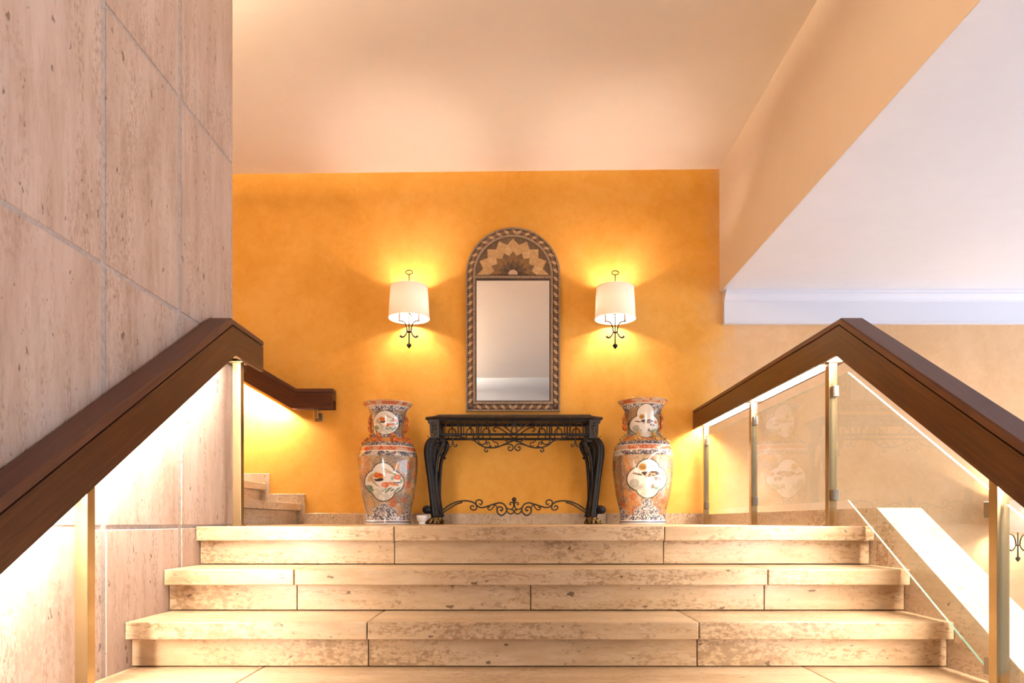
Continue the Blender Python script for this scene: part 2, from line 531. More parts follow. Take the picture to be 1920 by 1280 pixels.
# return face at the end of the wall
for k in range(4):
    for j in range(3, 6):
        box('wall_slab', XL - 0.03 - 0.9 * (k + 1), XL - 0.026 - 0.9 * k - 0.006, YE - 0.022, YE, zj[j] + 0.004, zj[j + 1] - 0.004, M['trav_wall'], core, bevel=0.002, base=cc)

# ------------------------------------------------------------------ main staircase
stair = thing('staircase', 'wide travertine staircase rising from the hall to the landing', 'staircase', (0, 3.08, ZLOW))
SB = stair.location
tread_seams = {0: [739, 1246], 1: [551, 1440], 2: [688, 1311], 3: [500, 1500]}
riser_seams = {0: [740, 1244], 1: [557, 995, 1433], 2: [691, 1307]}
def seam_x(pxs, y):
    return [(p - CX) / F * y for p in pxs]
for k, y in enumerate(NOSE):
    z = -R_ * k
    yb = (NOSE[k - 1] + OVER + 0.02) if k else 3.41
    s = seam_x(tread_seams.get(k, [random.randint(560, 760), random.randint(1200, 1400)]), y if k < 3 else 2.6)
    ed = [XL + 0.001] + s + [XR - 0.001]
    for a, b in zip(ed[:-1], ed[1:]):
        box('tread_slab', a + 0.0018, b - 0.0018, y, yb, z - SLAB, z, M['trav_step'], stair, bevel=0.004, seg=2, base=SB)
    zb = -R_ * (k + 1) if k < 9 else ZLOW
    s = seam_x(riser_seams.get(k, [random.randint(560, 760), random.randint(1200, 1400)]), y + OVER)
    ed = [XL + 0.001] + s + [XR - 0.001]
    for a, b in zip(ed[:-1], ed[1:]):
        box('riser_slab', a + 0.0018, b - 0.0018, y + OVER, y + OVER + 0.03, zb + 0.0035, z - SLAB + 0.001, M['trav_step'], stair, bevel=0.0015, base=SB)
    # backing so that joints read dark
    box('riser_core', XL + 0.001, XR - 0.001, y + OVER + 0.031, y + OVER + 0.06, zb - 0.05, z - 0.003, M['grout_dark'], stair, base=SB)

# ------------------------------------------------------------------ side stair going up to the left
side = thing('side_staircase', 'narrow travertine stair climbing left behind the stone wall', 'staircase', (-1.74, 4.66, 0))
DB = side.location
for k in range(5):
    xn = -1.74 - 0.288 * k
    z = R_ * (k + 1)
    for a, b in ((YE + 0.004, 4.2), (4.2, YW - 0.022)):
        box('tread_slab', xn - 0.36, xn, a + 0.001, b - 0.001, z - 0.058, z, M['trav_kerb'], side, bevel=0.003, base=DB)
    for a, b in ((YE + 0.004, 4.95), (4.95, YW - 0.022)):
        box('riser_slab', xn - 0.07, xn - 0.035, a + 0.001, b - 0.001, z - R_ + 0.001, z - 0.059, M['trav_kerb'], side, bevel=0.0015, base=DB)
# stepped skirting of the side stair on the back wall
sk = struct(box('baseboard_left', -1.746, -1.71, YW - 0.02, YW, 0.0, R_, M['trav_kerb']), 'stepped stone skirting of the side stair')
for k in range(5):
    x1 = -1.712 - 0.288 * k
    box('skirting_block', x1 - 0.288, x1, YW - 0.0205, YW - 0.0005, 0.002 + R_ * k + (R_ * 0.0), R_ * (k + 1) + 0.079, M['trav_kerb'], sk, bevel=0.001, base=sk.location)
# skirting of the landing
bb = struct(box('baseboard_back', -1.711, XR, YW - 0.008, YW, 0.001, 0.086, M['grout_dark']), 'stone skirting along the landing')
be = [-1.711, -1.24, -0.52, 0.14, 0.75, 1.20, XR]
for a, b in zip(be[:-1], be[1:]):
    box('skirting_block', a + 0.001, b - 0.001, YW - 0.020, YW - 0.006, 0.001, 0.089, M['trav_kerb'], bb, bevel=0.0012, base=bb.location)

# ------------------------------------------------------------------ parapet on the right of the stairs
SL = 0.590
par = thing('stair_parapet', 'pale stone parapet sloping down beyond the glass balustrade', 'parapet', (1.648, 3.06, ZLOW))
PB = par.location
ZK = 0.080
def ptop(y):
    return ZK if y >= 3.065 else ZK - SL * (3.065 - y)
pj = [YW - 0.021, 5.476, 4.165, 3.065, 2.2, 1.35, 0.5]
for a, b in zip(pj[:-1], pj[1:]):
    bm = bmesh.new()
    e = 0.0012
    prism_bm(bm, [(a - e, ZLOW), (a - e, ptop(a - e)), (b + e, ptop(b + e)), (b + e, max(ZLOW, ptop(b + e) - 0.9) if b < 3.0 else ZLOW)], 'x', XR, 1.743)
    obj('parapet_block', mesh_from_bm('parapet_block', bm), M['trav_kerb'], par, tuple(-v for v in PB))

# ------------------------------------------------------------------ handrails
def rail_mesh(path, i0, i1, sec, plane, u0, closed_ends=True):
    """one mitred segment of a rail; path in (s,z) of the TOP edge; sec polygon (u,v)"""
    P = [Vector(p) for p in path]
    def seg_n(i):
        d = (P[i + 1] - P[i]).normalized()
        n = Vector((-d.y, d.x))
        return n if n.y > 0 else -n
    def mit(i):
        if i == 0:
            return seg_n(0)
        if i == len(P) - 1:
            return seg_n(i - 1)
        a, b = seg_n(i - 1), seg_n(i)
        return (a + b) / (1 + a.dot(b))
    bm = bmesh.new()
    gl = bm.verts.layers.float_vector.new('grain')
    d = (P[i1] - P[i0]).normalized()
    rings = []
    for i in (i0, i1):
        m_ = mit(i)
        ring = []
        per = 0.0
        last = None
        for (u, v) in sec:
            q = P[i] + m_ * v
            if last is not None:
                per += math.hypot(u - last[0], v - last[1])
            last = (u, v)
            co = (u0 + u, q.x, q.y) if plane == 'yz' else (q.x, u0 + u, q.y)
            vt = bm.verts.new(co)
            vt[gl] = ((q - P[i0]).dot(d) + 3.7 * i0, per, 0.0)
            ring.append(vt)
        rings.append(ring)
    n = len(sec)
    for k in range(n):
        j = (k + 1) % n
        bm.faces.new((rings[0][k], rings[0][j], rings[1][j], rings[1][k]))
    bm.faces.new(rings[0])
    bm.faces.new(rings[1][::-1])
    return mesh_from_bm('rail', bm)

W2 = 0.052
TH = 0.158
SEC_BODY = [(-W2, -0.033), (-W2, -TH), (-W2 + 0.016, -TH), (-W2 + 0.016, -0.085), (W2 - 0.016, -0.085), (W2 - 0.016, -TH), (W2, -TH), (W2, -0.033)]
SEC_CAP = [(-W2 - 0.001, -0.0265), (-W2 - 0.001, -0.006), (-W2 + 0.005, 0.0), (W2 - 0.005, 0.0), (W2 + 0.001, -0.006), (W2 + 0.001, -0.0265)]
SEC_GROOVE = [(-W2 + 0.008, -0.036), (-W2 + 0.008, -0.024), (W2 - 0.008, -0.024), (W2 - 0.008, -0.036)]
def sec_tube(c, h, v=-0.128):
    return [(c - h, v - 0.008), (c - h, v + 0.008), (c + h, v + 0.008), (c + h, v - 0.008)]

def make_rail(parent, path, plane, u0, tube_c=0.0, tube_h=0.014, trims=None, tm='tube'):
    B = parent.location
    lo = (-B.x, -B.y, -B.z)
    for i in range(len(path) - 1):
        obj('rail_body', rail_mesh(path, i, i + 1, SEC_BODY, plane, u0), M['wood'], parent, lo)
        obj('rail_cap', rail_mesh(path, i, i + 1, SEC_CAP, plane, u0), M['wood_cap'], parent, lo)
        obj('shadow_gap', rail_mesh(path, i, i + 1, SEC_GROOVE, plane, u0), M['wood_dark'], parent, lo)
        if trims is None or trims[i]:
            t0, t1 = trims[i] if trims else (0.05, 0.05)
            a, b = Vector(path[i]), Vector(path[i + 1])
            d = (b - a).normalized()
            o = obj('light_strip', rail_mesh([a + d * t0, b - d * t1], 0, 1, sec_tube(tube_c, tube_h), plane, u0), M[tm], parent, lo)
            o['label'] = 'bright light strip under the handrail'

PS = 0.04
def make_post(parent, xc, y0, zb, zt):
    B = parent.location
    p = box('post', xc - PS / 2, xc + PS / 2, y0, y0 + PS, zb, zt, M['brass'], parent, bevel=0.0015, base=B)
    p['label'] = 'square brushed brass post'
    pl = p.location + B
    box('base_plate', xc - 0.028, xc + 0.028, y0 - 0.008, y0 + PS + 0.008, zb, zb + 0.006, M['brass'], p, bevel=0.001, base=pl)
    box('saddle_plate', xc - 0.034, xc + 0.034, y0 - 0.012, y0 + PS + 0.012, zt - 0.004, zt + 0.002, M['brass'], p, bevel=0.001, base=pl)
    return p

ZR = 0.932           # top of rails above the landing
MR = 0.596
YA = 3.20
# right balustrade with glass
XRC = 1.509
bal = thing('glass_balustrade', 'glass balustrade with wooden handrail and brass posts right of the stairs', 'balustrade', (XRC, 3.39, 0))
pathR = [(YW - 0.001, ZR), (YA, ZR), (0.80, ZR - MR * (YA - 0.80))]
make_rail(bal, pathR, 'yz', XRC, tube_c=0.013, tube_h=0.012, trims=[(0.03, 0.06), (0.06, 0.06)])
def under(y):       # underside of a rail
    return ZR - TH if y > 3.25 else ZR - MR * (YA - y) - TH * math.sqrt(1 + MR * MR)
postsR = [(5.62, 0.0), (4.50, 0.0), (3.387, 0.0), (2.206, -0.501), (1.09, -1.169)]
for y, zb in postsR:
    make_post(bal, XRC, y, zb, (under(y) if y > 3 else under(y + PS)) + (0.004 if y > 3 else -0.0))

def glass_panel(poly, clamps):
    B = bal.location
    bm = bmesh.new()
    t = 0.0042
    prism_bm(bm, poly, 'x', XRC - t, XRC + t)
    bmesh.ops.recalc_face_normals(bm, faces=bm.faces)
    me = bpy.data.meshes.new('glass_panel')
    for f in bm.faces:
        f.material_index = 1 if abs(f.normal.z) > 0.3 else 0
    bm.to_mesh(me)
    bm.free()
    me.materials.append(M['glass'])
    me.materials.append(M['glass_edge'])
    g = obj('glass_panel', me, None, bal, (-B.x, -B.y, -B.z))
    g['label'] = 'clear glass panel'
    for y, z in clamps:
        c = box('clamp', XRC - 0.014, XRC + 0.014, y - 0.018, y + 0.018, z - 0.026, z + 0.026, M['steel'], g, bevel=0.002)
        c['label'] = 'dark metal glass clamp'
GZ0, GZ1 = 0.117, 0.694
YK = 3.23
def gz(z, y):
    return z - MR * (YK - y)
glass_panel([(5.595, GZ0), (5.595, GZ1), (4.565, GZ1), (4.565, GZ0)], [(5.603, 0.645), (5.603, 0.150)])
glass_panel([(4.475, GZ0), (4.475, GZ1), (3.452, GZ1), (3.452, GZ0)], [(4.484, 0.655), (4.484, 0.150)])
y1, y2 = 3.362, 2.268
glass_panel([(y1, GZ0), (y1, GZ1), (YK, GZ1), (y2, gz(GZ1, y2)), (y2, gz(GZ0, y2)), (YK, GZ0)], [(3.371, 0.634), (3.371, 0.146), (2.262, 0.058), (2.262, -0.438)])
y1, y2 = 2.186, 1.15
glass_panel([(y1, gz(GZ0, y1)), (y1, gz(GZ1, y1)), (y2, gz(GZ1, y2)), (y2, gz(GZ0, y2))], [(1.144, -0.62), (1.144, -1.08)])

# left handrail along the stone wall
XLC = -1.318
hl = thing('stair_handrail', 'thick wooden handrail on brass posts along the travertine wall', 'handrail', (XLC, 3.39, 0))
pathL = [(3.60, ZR), (YA, ZR), (0.80, ZR - MR * (YA - 0.80))]
make_rail(hl, pathL, 'yz', XLC, tube_c=0.0, tube_h=0.014, trims=[None, (0.06, 0.06)])
for y, zb in [(3.387, 0.0), (2.172, -0.501), (1.09, -1.169)]:
    make_post(hl, XLC, y, zb, (under(y) + 0.003 if y > 3 else under(y + PS)))
box('lamp_housing', XLC - 0.03, XLC + 0.03, 3.235, 3.38, ZR - TH + 0.012, ZR - TH + 0.045, M['brass'], hl, bevel=0.002, base=hl.location)
box('lamp_housing', XLC - 0.03, XLC + 0.03, 3.44, 3.58, ZR - TH + 0.03, ZR - TH + 0.06, M['steel'], hl, bevel=0.002, base=hl.location)

# small wall handrail of the side stair
YSR = 5.757
hs = thing('wall_handrail', 'short dark wooden handrail fixed to the ochre wall over the side stair', 'handrail', (-1.55, YSR, 0.8))
x_end, _, z_end = at(624, 728, 5.705)
x_k, _, _ = at(556, 728, 5.705)
pathS = [(x_end, z_end), (x_k, z_end), (x_k - 1.9, z_end + 0.58 * 1.9)]
make_rail(hs, pathS, 'xz', YSR, tube_c=0.0, tube_h=0.013, trims=[None, (0.03, 0.05)], tm='tube_side')
br = box('bracket_stem', x_end - 0.165, x_end - 0.13, YSR - 0.012, YSR + 0.012, z_end - TH - 0.07, z_end - TH, M['brass'], hs, bevel=0.002, base=hs.location)
box('bracket_arm', x_end - 0.155, x_end - 0.14, YSR + 0.01, YW, z_end - TH - 0.07, z_end - TH - 0.045, M['brass'], hs, bevel=0.002, base=hs.location)
box('bracket_plate', x_end - 0.18, x_end - 0.115, YW - 0.006, YW, z_end - TH - 0.09, z_end - TH - 0.02, M['brass'], hs, bevel=0.002, base=hs.location)

# ------------------------------------------------------------------ wall lamps
SS = 5.66 / F
def make_sconce(label):
    t = thing('wall_lamp', label, 'wall lamp', group='fabric shaded wall lamps on the back wall')
    ys_ = -0.18
    # shade: open truncated cone with thickness
    bm = bmesh.new()
    zb, zt, rb, rt = 0.106, 0.352, 0.161, 0.147
    lathe(bm, [(rb, zb), (rt, zt)], 56, 0, ys_)      # thin cloth
    sh = obj('lamp_shade', mesh_from_bm('lamp_shade', bm, True), M['shade'], t)
    sh['label'] = 'glowing cream fabric drum shade'
    for z, r in ((zb, rb), (zt, rt)):
        bm = bmesh.new()
        ring = [(r * math.cos(a), ys_ + r * math.sin(a), z) for a in np.linspace(0, 2 * PI, 57)]
        tube(bm, ring, 0.0022, 6)
        obj('shade_rim', mesh_from_bm('shade_rim', bm, True), M['shade'], sh)
    # stem
    bm = bmesh.new()
    tube(bm, [(0, ys_, -0.10), (0, ys_, 0.0), (0, ys_, 0.2), (0, ys_, 0.455)], [0.0055, 0.0048, 0.0042, 0.0038], 8)
    lathe(bm, [(0.0, 0.378), (0.006, 0.381), (0.0, 0.386)], 10, 0, ys_)
    obj('stem', mesh_from_bm('stem', bm, True), M['bronze'], t)
    # ring finial
    bm = bmesh.new()
    tube(bm, [(0.027 * math.cos(a), ys_, 0.472 + 0.0165 * math.sin(a)) for a in np.linspace(0, 2 * PI, 33)], 0.0032, 6)
    obj('ring_finial', mesh_from_bm('ring_finial', bm, True), M['bronze'], t)
    # heart finial: flattened spade
    bm = bmesh.new()
    lathe(bm, [(0.0, -0.085), (0.006, -0.088), (0.017, -0.097), (0.0205, -0.104), (0.017, -0.113), (0.008, -0.124), (0.0, -0.133)], 20)
    for v in bm.verts:
        v.co.y = v.co.y * 0.55 + ys_
    obj('heart_finial', mesh_from_bm('heart_finial', bm, True), M['bronze'], t)
    # arms and curls
    for s in (-1, 1):
        bm = bmesh.new()
        pts = smooth_path([(4 * s, 0), (5, 0)] and [(3.5 * s, -1), (4.6 * s, 9), (8 * s, 17), (13 * s, 20.4), (18 * s, 20.8)], 5)
        tube(bm, [(p[0] * SS, ys_, p[1] * SS) for p in pts], 0.0052, 8)
        obj('arm', mesh_from_bm('arm', bm, True), M['bronze'], t)
        bm = bmesh.new()
        pts = smooth_path([(3.5 * s, 1), (6.2 * s, -5), (10 * s, -9), (13.6 * s, -9.6), (16.6 * s, -7.2)], 5)
        rr = [0.004 + 0.0045 * (i / (len(pts) - 1)) ** 1.2 for i in range(len(pts))]
        tube(bm, [(p[0] * SS, ys_, p[1] * SS) for p in pts], rr, 8)
        obj('curl', mesh_from_bm('curl', bm, True), M['bronze'], t)
        bm = bmesh.new()
        x = 18 * s * SS
        lathe(bm, [(0.0, 0.084), (0.010, 0.086), (0.011, 0.09), (0.0075, 0.094), (0.0075, 0.185), (0.011, 0.187), (0.011, 0.194), (0.0, 0.195)], 14, x, ys_)
        cs = obj('candle_sleeve', mesh_from_bm('candle_sleeve', bm, True), M['candle'], t)
        bm = bmesh.new()
        ball(bm, (x, ys_, 0.225), 0.020, 2, (1, 1, 1.5))
        obj('bulb', mesh_from_bm('bulb', bm, True), M['bulb'], cs)
    bm = bmesh.new()
    lathe(bm, [(0.0, 0.012), (0.017, 0.010), (0.021, 0.0), (0.017, -0.010), (0.0, -0.012)], 18, 0, 0)
    for v in bm.verts:
        v.co.y = v.co.y * 0.6 + ys_
        v.co.z = v.co.z * 0.6
    obj('collar', mesh_from_bm('collar', bm, True), M['bronze'], t)
    bm = bmesh.new()
    tube(bm, [(0, ys_, 0.15), (0, ys_ + 0.06, 0.16), (0, -0.005, 0.17)], 0.005, 8)
    obj('wall_bracket', mesh_from_bm('wall_bracket', bm, True), M['bronze'], t)
    box('backplate', -0.022, 0.022, -0.010, 0.0, 0.13, 0.21, M['bronze'], t, bevel=0.003)
    return t

def copy_tree(o, parent=None):
    c = o.copy()
    COL.objects.link(c)
    c.parent = parent
    for ch in list(o.children):
        copy_tree(ch, c)
    return c

s0 = make_sconce('cream shaded wall lamp hanging left of the arched mirror')
s0.location = (at(767, 0, 5.66)[0], YW, at(0, 622, 5.66)[2])
s1 = copy_tree(s0)
s1['label'] = 'cream shaded wall lamp between arched mirror and white cornice'
s1.location = (at(1153.5, 0, 5.66)[0], YW, at(0, 623, 5.66)[2])
s2 = copy_tree(s0)
s2['label'] = 'low wall lamp at the right edge, seen beside the nearest brass post'
s2.location = (at(1908.5, 0, 5.66)[0], YW, at(0, 1022, 5.66)[2])

# ------------------------------------------------------------------ arched mirror
MD = 5.80
MS = MD / F
mx0, _, mz0 = at(961.8, 770.5, MD)
mir = thing('wall_mirror', 'tall arched mirror in a marquetry frame above the iron table', 'mirror', (mx0, YW, mz0))
def mp(dx, py):             # px offset from the mirror's axis, picture row -> local x, z
    return (dx * MS, (770.5 - py) * MS)
YF = -0.028                 # front of the backing board (local)
def arch(r, ybot, n=40):
    pts = [mp(-r, ybot)]
    for i in range(n + 1):
        a = PI - PI * i / n
        pts.append(mp(r * math.cos(a), 514 - r * math.sin(a)))
    pts.append(mp(r, ybot))
    return pts
prism('backing_board', arch(88.4, 770.3), 'y', YF, -0.001, M['marq_dark'], mir)
def band_closed(name, outer, inner, y0, y1, m):
    bm = bmesh.new()
    n = len(outer)
    rows = []
    for pts, y in ((outer, y1), (outer, y0), (inner, y0), (inner, y1)):
        rows.append([bm.verts.new((p[0], y, p[1])) for p in pts])
    for a in range(4):
        b = (a + 1) % 4
        for i in range(n):
            j = (i + 1) % n
            bm.faces.new((rows[a][i], rows[a][j], rows[b][j], rows[b][i]))
    return obj(name, mesh_from_bm(name, bm), m, mir)
band_closed('outer_moulding', arch(88.6, 770.5), arch(85.6, 767.3), YF - 0.008, YF + 0.004, M['marq_strip'])
band_closed('inner_moulding', arch(75.2, 757.0), arch(70.6, 752.3), YF - 0.008, YF + 0.004, M['marq_strip'])
prism('cross_moulding', [mp(-70.6, 516.2), mp(70.6, 516.2), mp(70.6, 521.2), mp(-70.6, 521.2)], 'y', YF - 0.008, YF + 0.004, M['marq_strip'], mir)
prism('mirror_glass', [mp(-68.4, 525.3), mp(68.4, 525.3), mp(68.4, 750.3), mp(-68.4, 750.3)], 'y', YF - 0.002, YF + 0.001, M['mirror'], mir)
# tumbling-block border
def tile(poly, m, nm, h=0.003):
    prism(nm, poly, 'y', YF - h, YF + 0.001, m, mir)
def border_pt(s, c, L1, r0):
    """s px along the border from bottom left up over the arch; c px outward"""
    arcL = PI * r0
    if s < L1:
        return mp(-(r0 + c), 757 + 5 - s)
    if s < L1 + arcL:
        a = PI - (s - L1) / r0
        return mp((r0 + c) * math.cos(a), 514 - (r0 + c) * math.sin(a))
    return mp(r0 + c, 514 + (s - L1 - arcL))
r0, L1 = 80.4, 762 - 514
Ltot = 2 * L1 + PI * r0
half = 24
p_ = Ltot / (2 * half + 1) 
hw = 4.7
for k in range(2 * half + 1):
    a = k * p_
    flip = k > half
    def bp(f, c):
        f = 1 - f if flip else f
        return border_pt(a + f * p_, c, L1, r0)
    tile([bp(0.02, -hw), bp(0.02, hw * 0.3), bp(0.5, hw), bp(0.5, -hw * 0.3)], M['marq_brown'], 'block_tile')
    tile([bp(0.5, hw), bp(0.5, -hw * 0.3), bp(0.98, -hw), bp(0.98, hw * 0.3)], M['marq_light'], 'block_tile')
nb = 10
pb = 2 * 75.0 / nb
for k in range(nb):
    a = -75.0 + k * pb
    flip = k >= nb // 2
    def bp(f, c):
        f = 1 - f if flip else f
        return mp(a + f * pb, 762.2 - c)
    tile([bp(0.02, -hw), bp(0.02, hw * 0.3), bp(0.5, hw), bp(0.5, -hw * 0.3)], M['marq_brown'], 'block_tile')
    tile([bp(0.5, hw), bp(0.5, -hw * 0.3), bp(0.98, -hw), bp(0.98, hw * 0.3)], M['marq_light'], 'block_tile')
# sunburst lunette
prism('lunette_ground', [mp(70.0 * math.cos(PI * i / 32), 514.6 - 70.0 * math.sin(PI * i / 32)) for i in range(33)], 'y', YF - 0.0015, YF, M['marq_olive'], mir)
def pol(r, deg):
    a = math.radians(deg)
    return mp(r * math.cos(a), 514.4 - r * math.sin(a))
def petal_ring(tip, val, rin, y, mats, off, nm):
    i = 0
    deg = off
    while deg <= 180.01:
        if deg < 0.01:
            poly = [pol(rin, 0), pol(tip, 0), pol(val, 11.1)]
        elif deg > 179.9:
            poly = [pol(rin, 180), pol(val, 168.9), pol(tip, 180)]
        else:
            poly = [pol(rin, deg), pol(val, deg - 11.1), pol(tip, deg), pol(val, deg + 11.1)]
        prism(nm, poly, 'y', YF - y, YF - 0.001, mats[i % len(mats)], mir)
        i += 1
        deg += 22.5
petal_ring(68.0, 57.3, 40, 0.0032, [M['marq_tan']], 0.0, 'sunburst_petal')
petal_ring(57.0, 44.0, 30, 0.0044, [M['marq_tan2'], M['marq_tan']], 11.25, 'sunburst_petal')
petal_ring(44.0, 36.0, 20, 0.0056, [M['marq_mid'], M['marq_brown']], 0.0, 'sunburst_petal')
petal_ring(36.0, 29.0, 12, 0.0066, [M['marq_mid']], 11.25, 'sunburst_petal')
petal_ring(29.5, 21.0, 5, 0.0076, [M['marq_olive']], 0.0, 'sunburst_petal')
petal_ring(21.0, 15.0, 3, 0.0086, [M['marq_dark'], M['marq_olive']], 11.25, 'sunburst_petal')
prism('sunburst_hub', [mp(9.0 * math.cos(PI * i / 16), 514.4 - 9.0 * math.sin(PI * i / 16)) for i in range(17)], 'y', YF - 0.012, YF - 0.001, M['marq_hub'], mir)

# ------------------------------------------------------------------ wrought iron console table
TD = 5.42
tbl = thing('console_table', 'black wrought iron console table with scrolls under the mirror', 'table', (at(964, 0, TD)[0], 5.58, 0))
TB = tbl.location
def tp(px, py, D=TD):      # pixel on the plane at depth D -> table-local x, z
    x, _, z = at(px, py, D)
    return (x - TB.x, z)
YFt, YBt = TD - TB.y, 5.72 - TB.y
TZ = tp(964, 786)[1]
# top: shaped slab with moulded edge
def top_outline(k):
    pts = []
    xw, yf, yb = 0.684, -0.215, 0.235
    f = [(-xw + k, -0.085), (-xw + 0.02 + k, -0.098), (-0.60 + k * .6, -0.165 + k), (-0.575 + k * .3, yf + k), (-0.45, yf - 0.004 + k), (-0.30, yf + 0.008 + k), (-0.15, yf + 0.004 + k), (0, yf - 0.006 + k)]
    pts += f + [(-x, y) for x, y in f[-2::-1]]
    pts += [(xw - 0.03 - k, yb), (-xw + 0.03 + k, yb)]
    return pts
bm = bmesh.new()
layers = [(0.016, TZ + 0.002), (0.004, TZ + 0.010), (0.0, TZ + 0.018), (0.002, TZ + 0.026), (0.012, TZ + 0.031)]
rings = [[bm.verts.new((x, y, z)) for x, y in top_outline(k)] for k, z in layers]
n = len(rings[0])
for a, b in zip(rings[:-1], rings[1:]):
    for i in range(n):
        j = (i + 1) % n
        bm.faces.new((a[i], a[j], b[j], b[i]))
bm.faces.new(rings[0][::-1])
bm.faces.new(rings[-1])
obj('table_top', mesh_from_bm('table_top', bm), M['iron_top'], tbl)

def zp1(x, y):
    return tp(780 + x / 10.105, 770 + y / 10.105)
def zp2(x, y):
    return tp(780 + x / 9.6, 900 + y / 9.6)
def bar(name, pts2, rad, y=YFt, mirror=False, m=None, n=5, sm=True, flat=1.0):
    made = []
    for sgn in ((1, -1) if mirror else (1,)):
        P = smooth_path(pts2, n) if sm else pts2
        bm = bmesh.new()
        rr = rad if not hasattr(rad, '__len__') else list(np.interp(np.linspace(0, 1, len(P)), np.linspace(0, 1, len(rad)), rad))
        tube(bm, [(sgn * p[0], y, p[1]) for p in P], rr, 6, flat)
        made.append(obj(name, mesh_from_bm(name, bm, True), m or M['iron_brown'], tbl))
    return made
# apron frames front and back, plus sides
zt1, zb1 = zp1(0, 165)[1], zp1(0, 448)[1]
xa = zp1(430, 0)[0]
for y in (YFt, YBt):
    box('apron_rail', xa, -xa, y - 0.008, y + 0.008, zt1 - 0.012, TZ + 0.003, M['iron'], tbl, bevel=0.002)
    box('apron_rail', xa, -xa, y - 0.007, y + 0.007, zb1 - 0.009, zb1 + 0.009, M['iron'], tbl, bevel=0.002)
    for x in (800, 1150):
        for s in (1, -1):
            xx = s * zp1(x, 0)[0]
            box('apron_bar', xx - 0.005, xx + 0.005, y - 0.005, y + 0.005, zb1, zt1, M['iron'], tbl)
    for x in (620, 975, 1305):
        c = [zp1(x - 72, 440)] + [zp1(x - 70 * math.cos(a), 310 - 72 * math.sin(a)) for a in np.linspace(0, PI, 9)] + [zp1(x + 72, 440)]
        bar('apron_arch', c, 0.0048, y, True, sm=False)
        for s in (1, -1):
            xx, z0 = zp1(x, 240)
            box('apron_drop', s * xx - 0.005, s * xx + 0.005, y - 0.005, y + 0.005, z0, zt1, M['iron'], tbl)
    bar('apron_scroll', [zp1(*p) for p in [(1500, 300), (1455, 280), (1450, 235), (1520, 212), (1600, 250), (1690, 310), (1780, 380), (1859, 435)]], 0.005, y, True)
for s in (1, -1):
    for z0, z1 in ((zt1 - 0.012, TZ + 0.003), (zb1 - 0.009, zb1 + 0.009)):
        xx = s * (abs(xa) + 0.02)
        box('side_rail', xx - 0.007, xx + 0.007, YFt, YBt, z0, z1, M['iron'], tbl)
bar('apron_scroll', [zp1(*p) for p in [(1720, 330), (1730, 260), (1790, 225), (1830, 260), (1800, 290)]], 0.005, YFt - 0.004, True)
bar('apron_scroll', [zp1(*p) for p in [(1859, 200), (1850, 260), (1820, 330), (1800, 420)]], 0.006, YFt - 0.004, True)
# hanging scrollwork under the front apron
bar('scroll', [zp1(*p) for p in [(480, 485), (700, 472), (900, 505), (1040, 540), (1120, 570), (1180, 625), (1260, 670), (1350, 695), (1450, 700), (1560, 680), (1680, 630), (1760, 590), (1859, 545)]], 0.006, YFt, True)
bar('scroll', [zp1(*p) for p in [(1440, 670), (1370, 690), (1310, 715), (1300, 755), (1335, 778), (1362, 755), (1340, 738)]], 0.0048, YFt, True)
bar('scroll', [zp1(*p) for p in [(1165, 480), (1180, 570), (1215, 625), (1270, 638), (1320, 605), (1330, 540)]], 0.0048, YFt, True)
bar('scroll', [zp1(*p) for p in [(1400, 685), (1395, 620), (1360, 590), (1332, 618), (1362, 640)]], 0.0045, YFt, True)
bar('scroll', [zp1(*p) for p in [(1440, 540), (1480, 590), (1545, 610), (1550, 660), (1510, 682), (1497, 650)]], 0.0045, YFt, True)
bar('scroll', [zp1(*p) for p in [(1620, 660), (1700, 635), (1780, 630), (1835, 670), (1838, 720), (1790, 755), (1748, 725), (1755, 680), (1795, 690)]], 0.0052, YFt, True)
bar('scroll', [zp1(*p) for p in [(1640, 480), (1700, 560), (1790, 590), (1859, 560)]], 0.0045, YFt, True)
bar('scroll', [zp1(*p) for p in [(697, 480), (692, 590), (672, 660), (640, 682), (615, 655), (640, 632)]], 0.0045, YFt, True)
bar('scroll', [zp1(*p) for p in [(697, 480), (702, 590), (722, 660), (754, 682), (779, 655), (754, 632)]], 0.0045, YFt, True)
# lower stretcher, in the middle of the depth
YS = (YFt + YBt) / 2 - 0.12
bar('stretcher', [zp2(*p) for p in [(360, 640), (430, 570), (520, 497), (640, 422), (780, 376), (920, 370), (1020, 395), (1080, 440), (1130, 480), (1200, 490), (1290, 465), (1400, 430), (1500, 405), (1580, 430), (1625, 500), (1620, 570), (1570, 620), (1520, 630), (1470, 590), (1455, 530), (1480, 485), (1530, 480), (1560, 515), (1540, 548), (1512, 532)]], 0.0068, YS, True)
bar('stretcher', [zp2(*p) for p in [(400, 640), (480, 580), (600, 500), (720, 430), (830, 396)]], 0.0062, YS, True)
bar('scroll', [zp2(*p) for p in [(1085, 460), (1075, 385), (1120, 352), (1175, 365), (1188, 410), (1160, 438), (1135, 415)]], [0.0068, 0.006, 0.006, 0.005], YS, True)
bar('scroll', [zp2(*p) for p in [(1085, 450), (1082, 515), (1030, 535), (982, 510), (982, 468), (1020, 457), (1040, 490)]], [0.0068, 0.006, 0.006, 0.005], YS, True)
bar('scroll', [zp2(*p) for p in [(1420, 440), (1365, 515), (1322, 535), (1290, 508), (1300, 480), (1332, 492)]], 0.0052, YS, True)
bar('scroll', [zp2(*p) for p in [(1400, 440), (1440, 455), (1462, 510), (1462, 560)]], 0.0052, YS, True)
bar('scroll', [zp2(*p) for p in [(1615, 485), (1680, 522), (1738, 505), (1760, 450), (1752, 410), (1705, 398), (1690, 430), (1715, 445)]], 0.0056, YS, True)
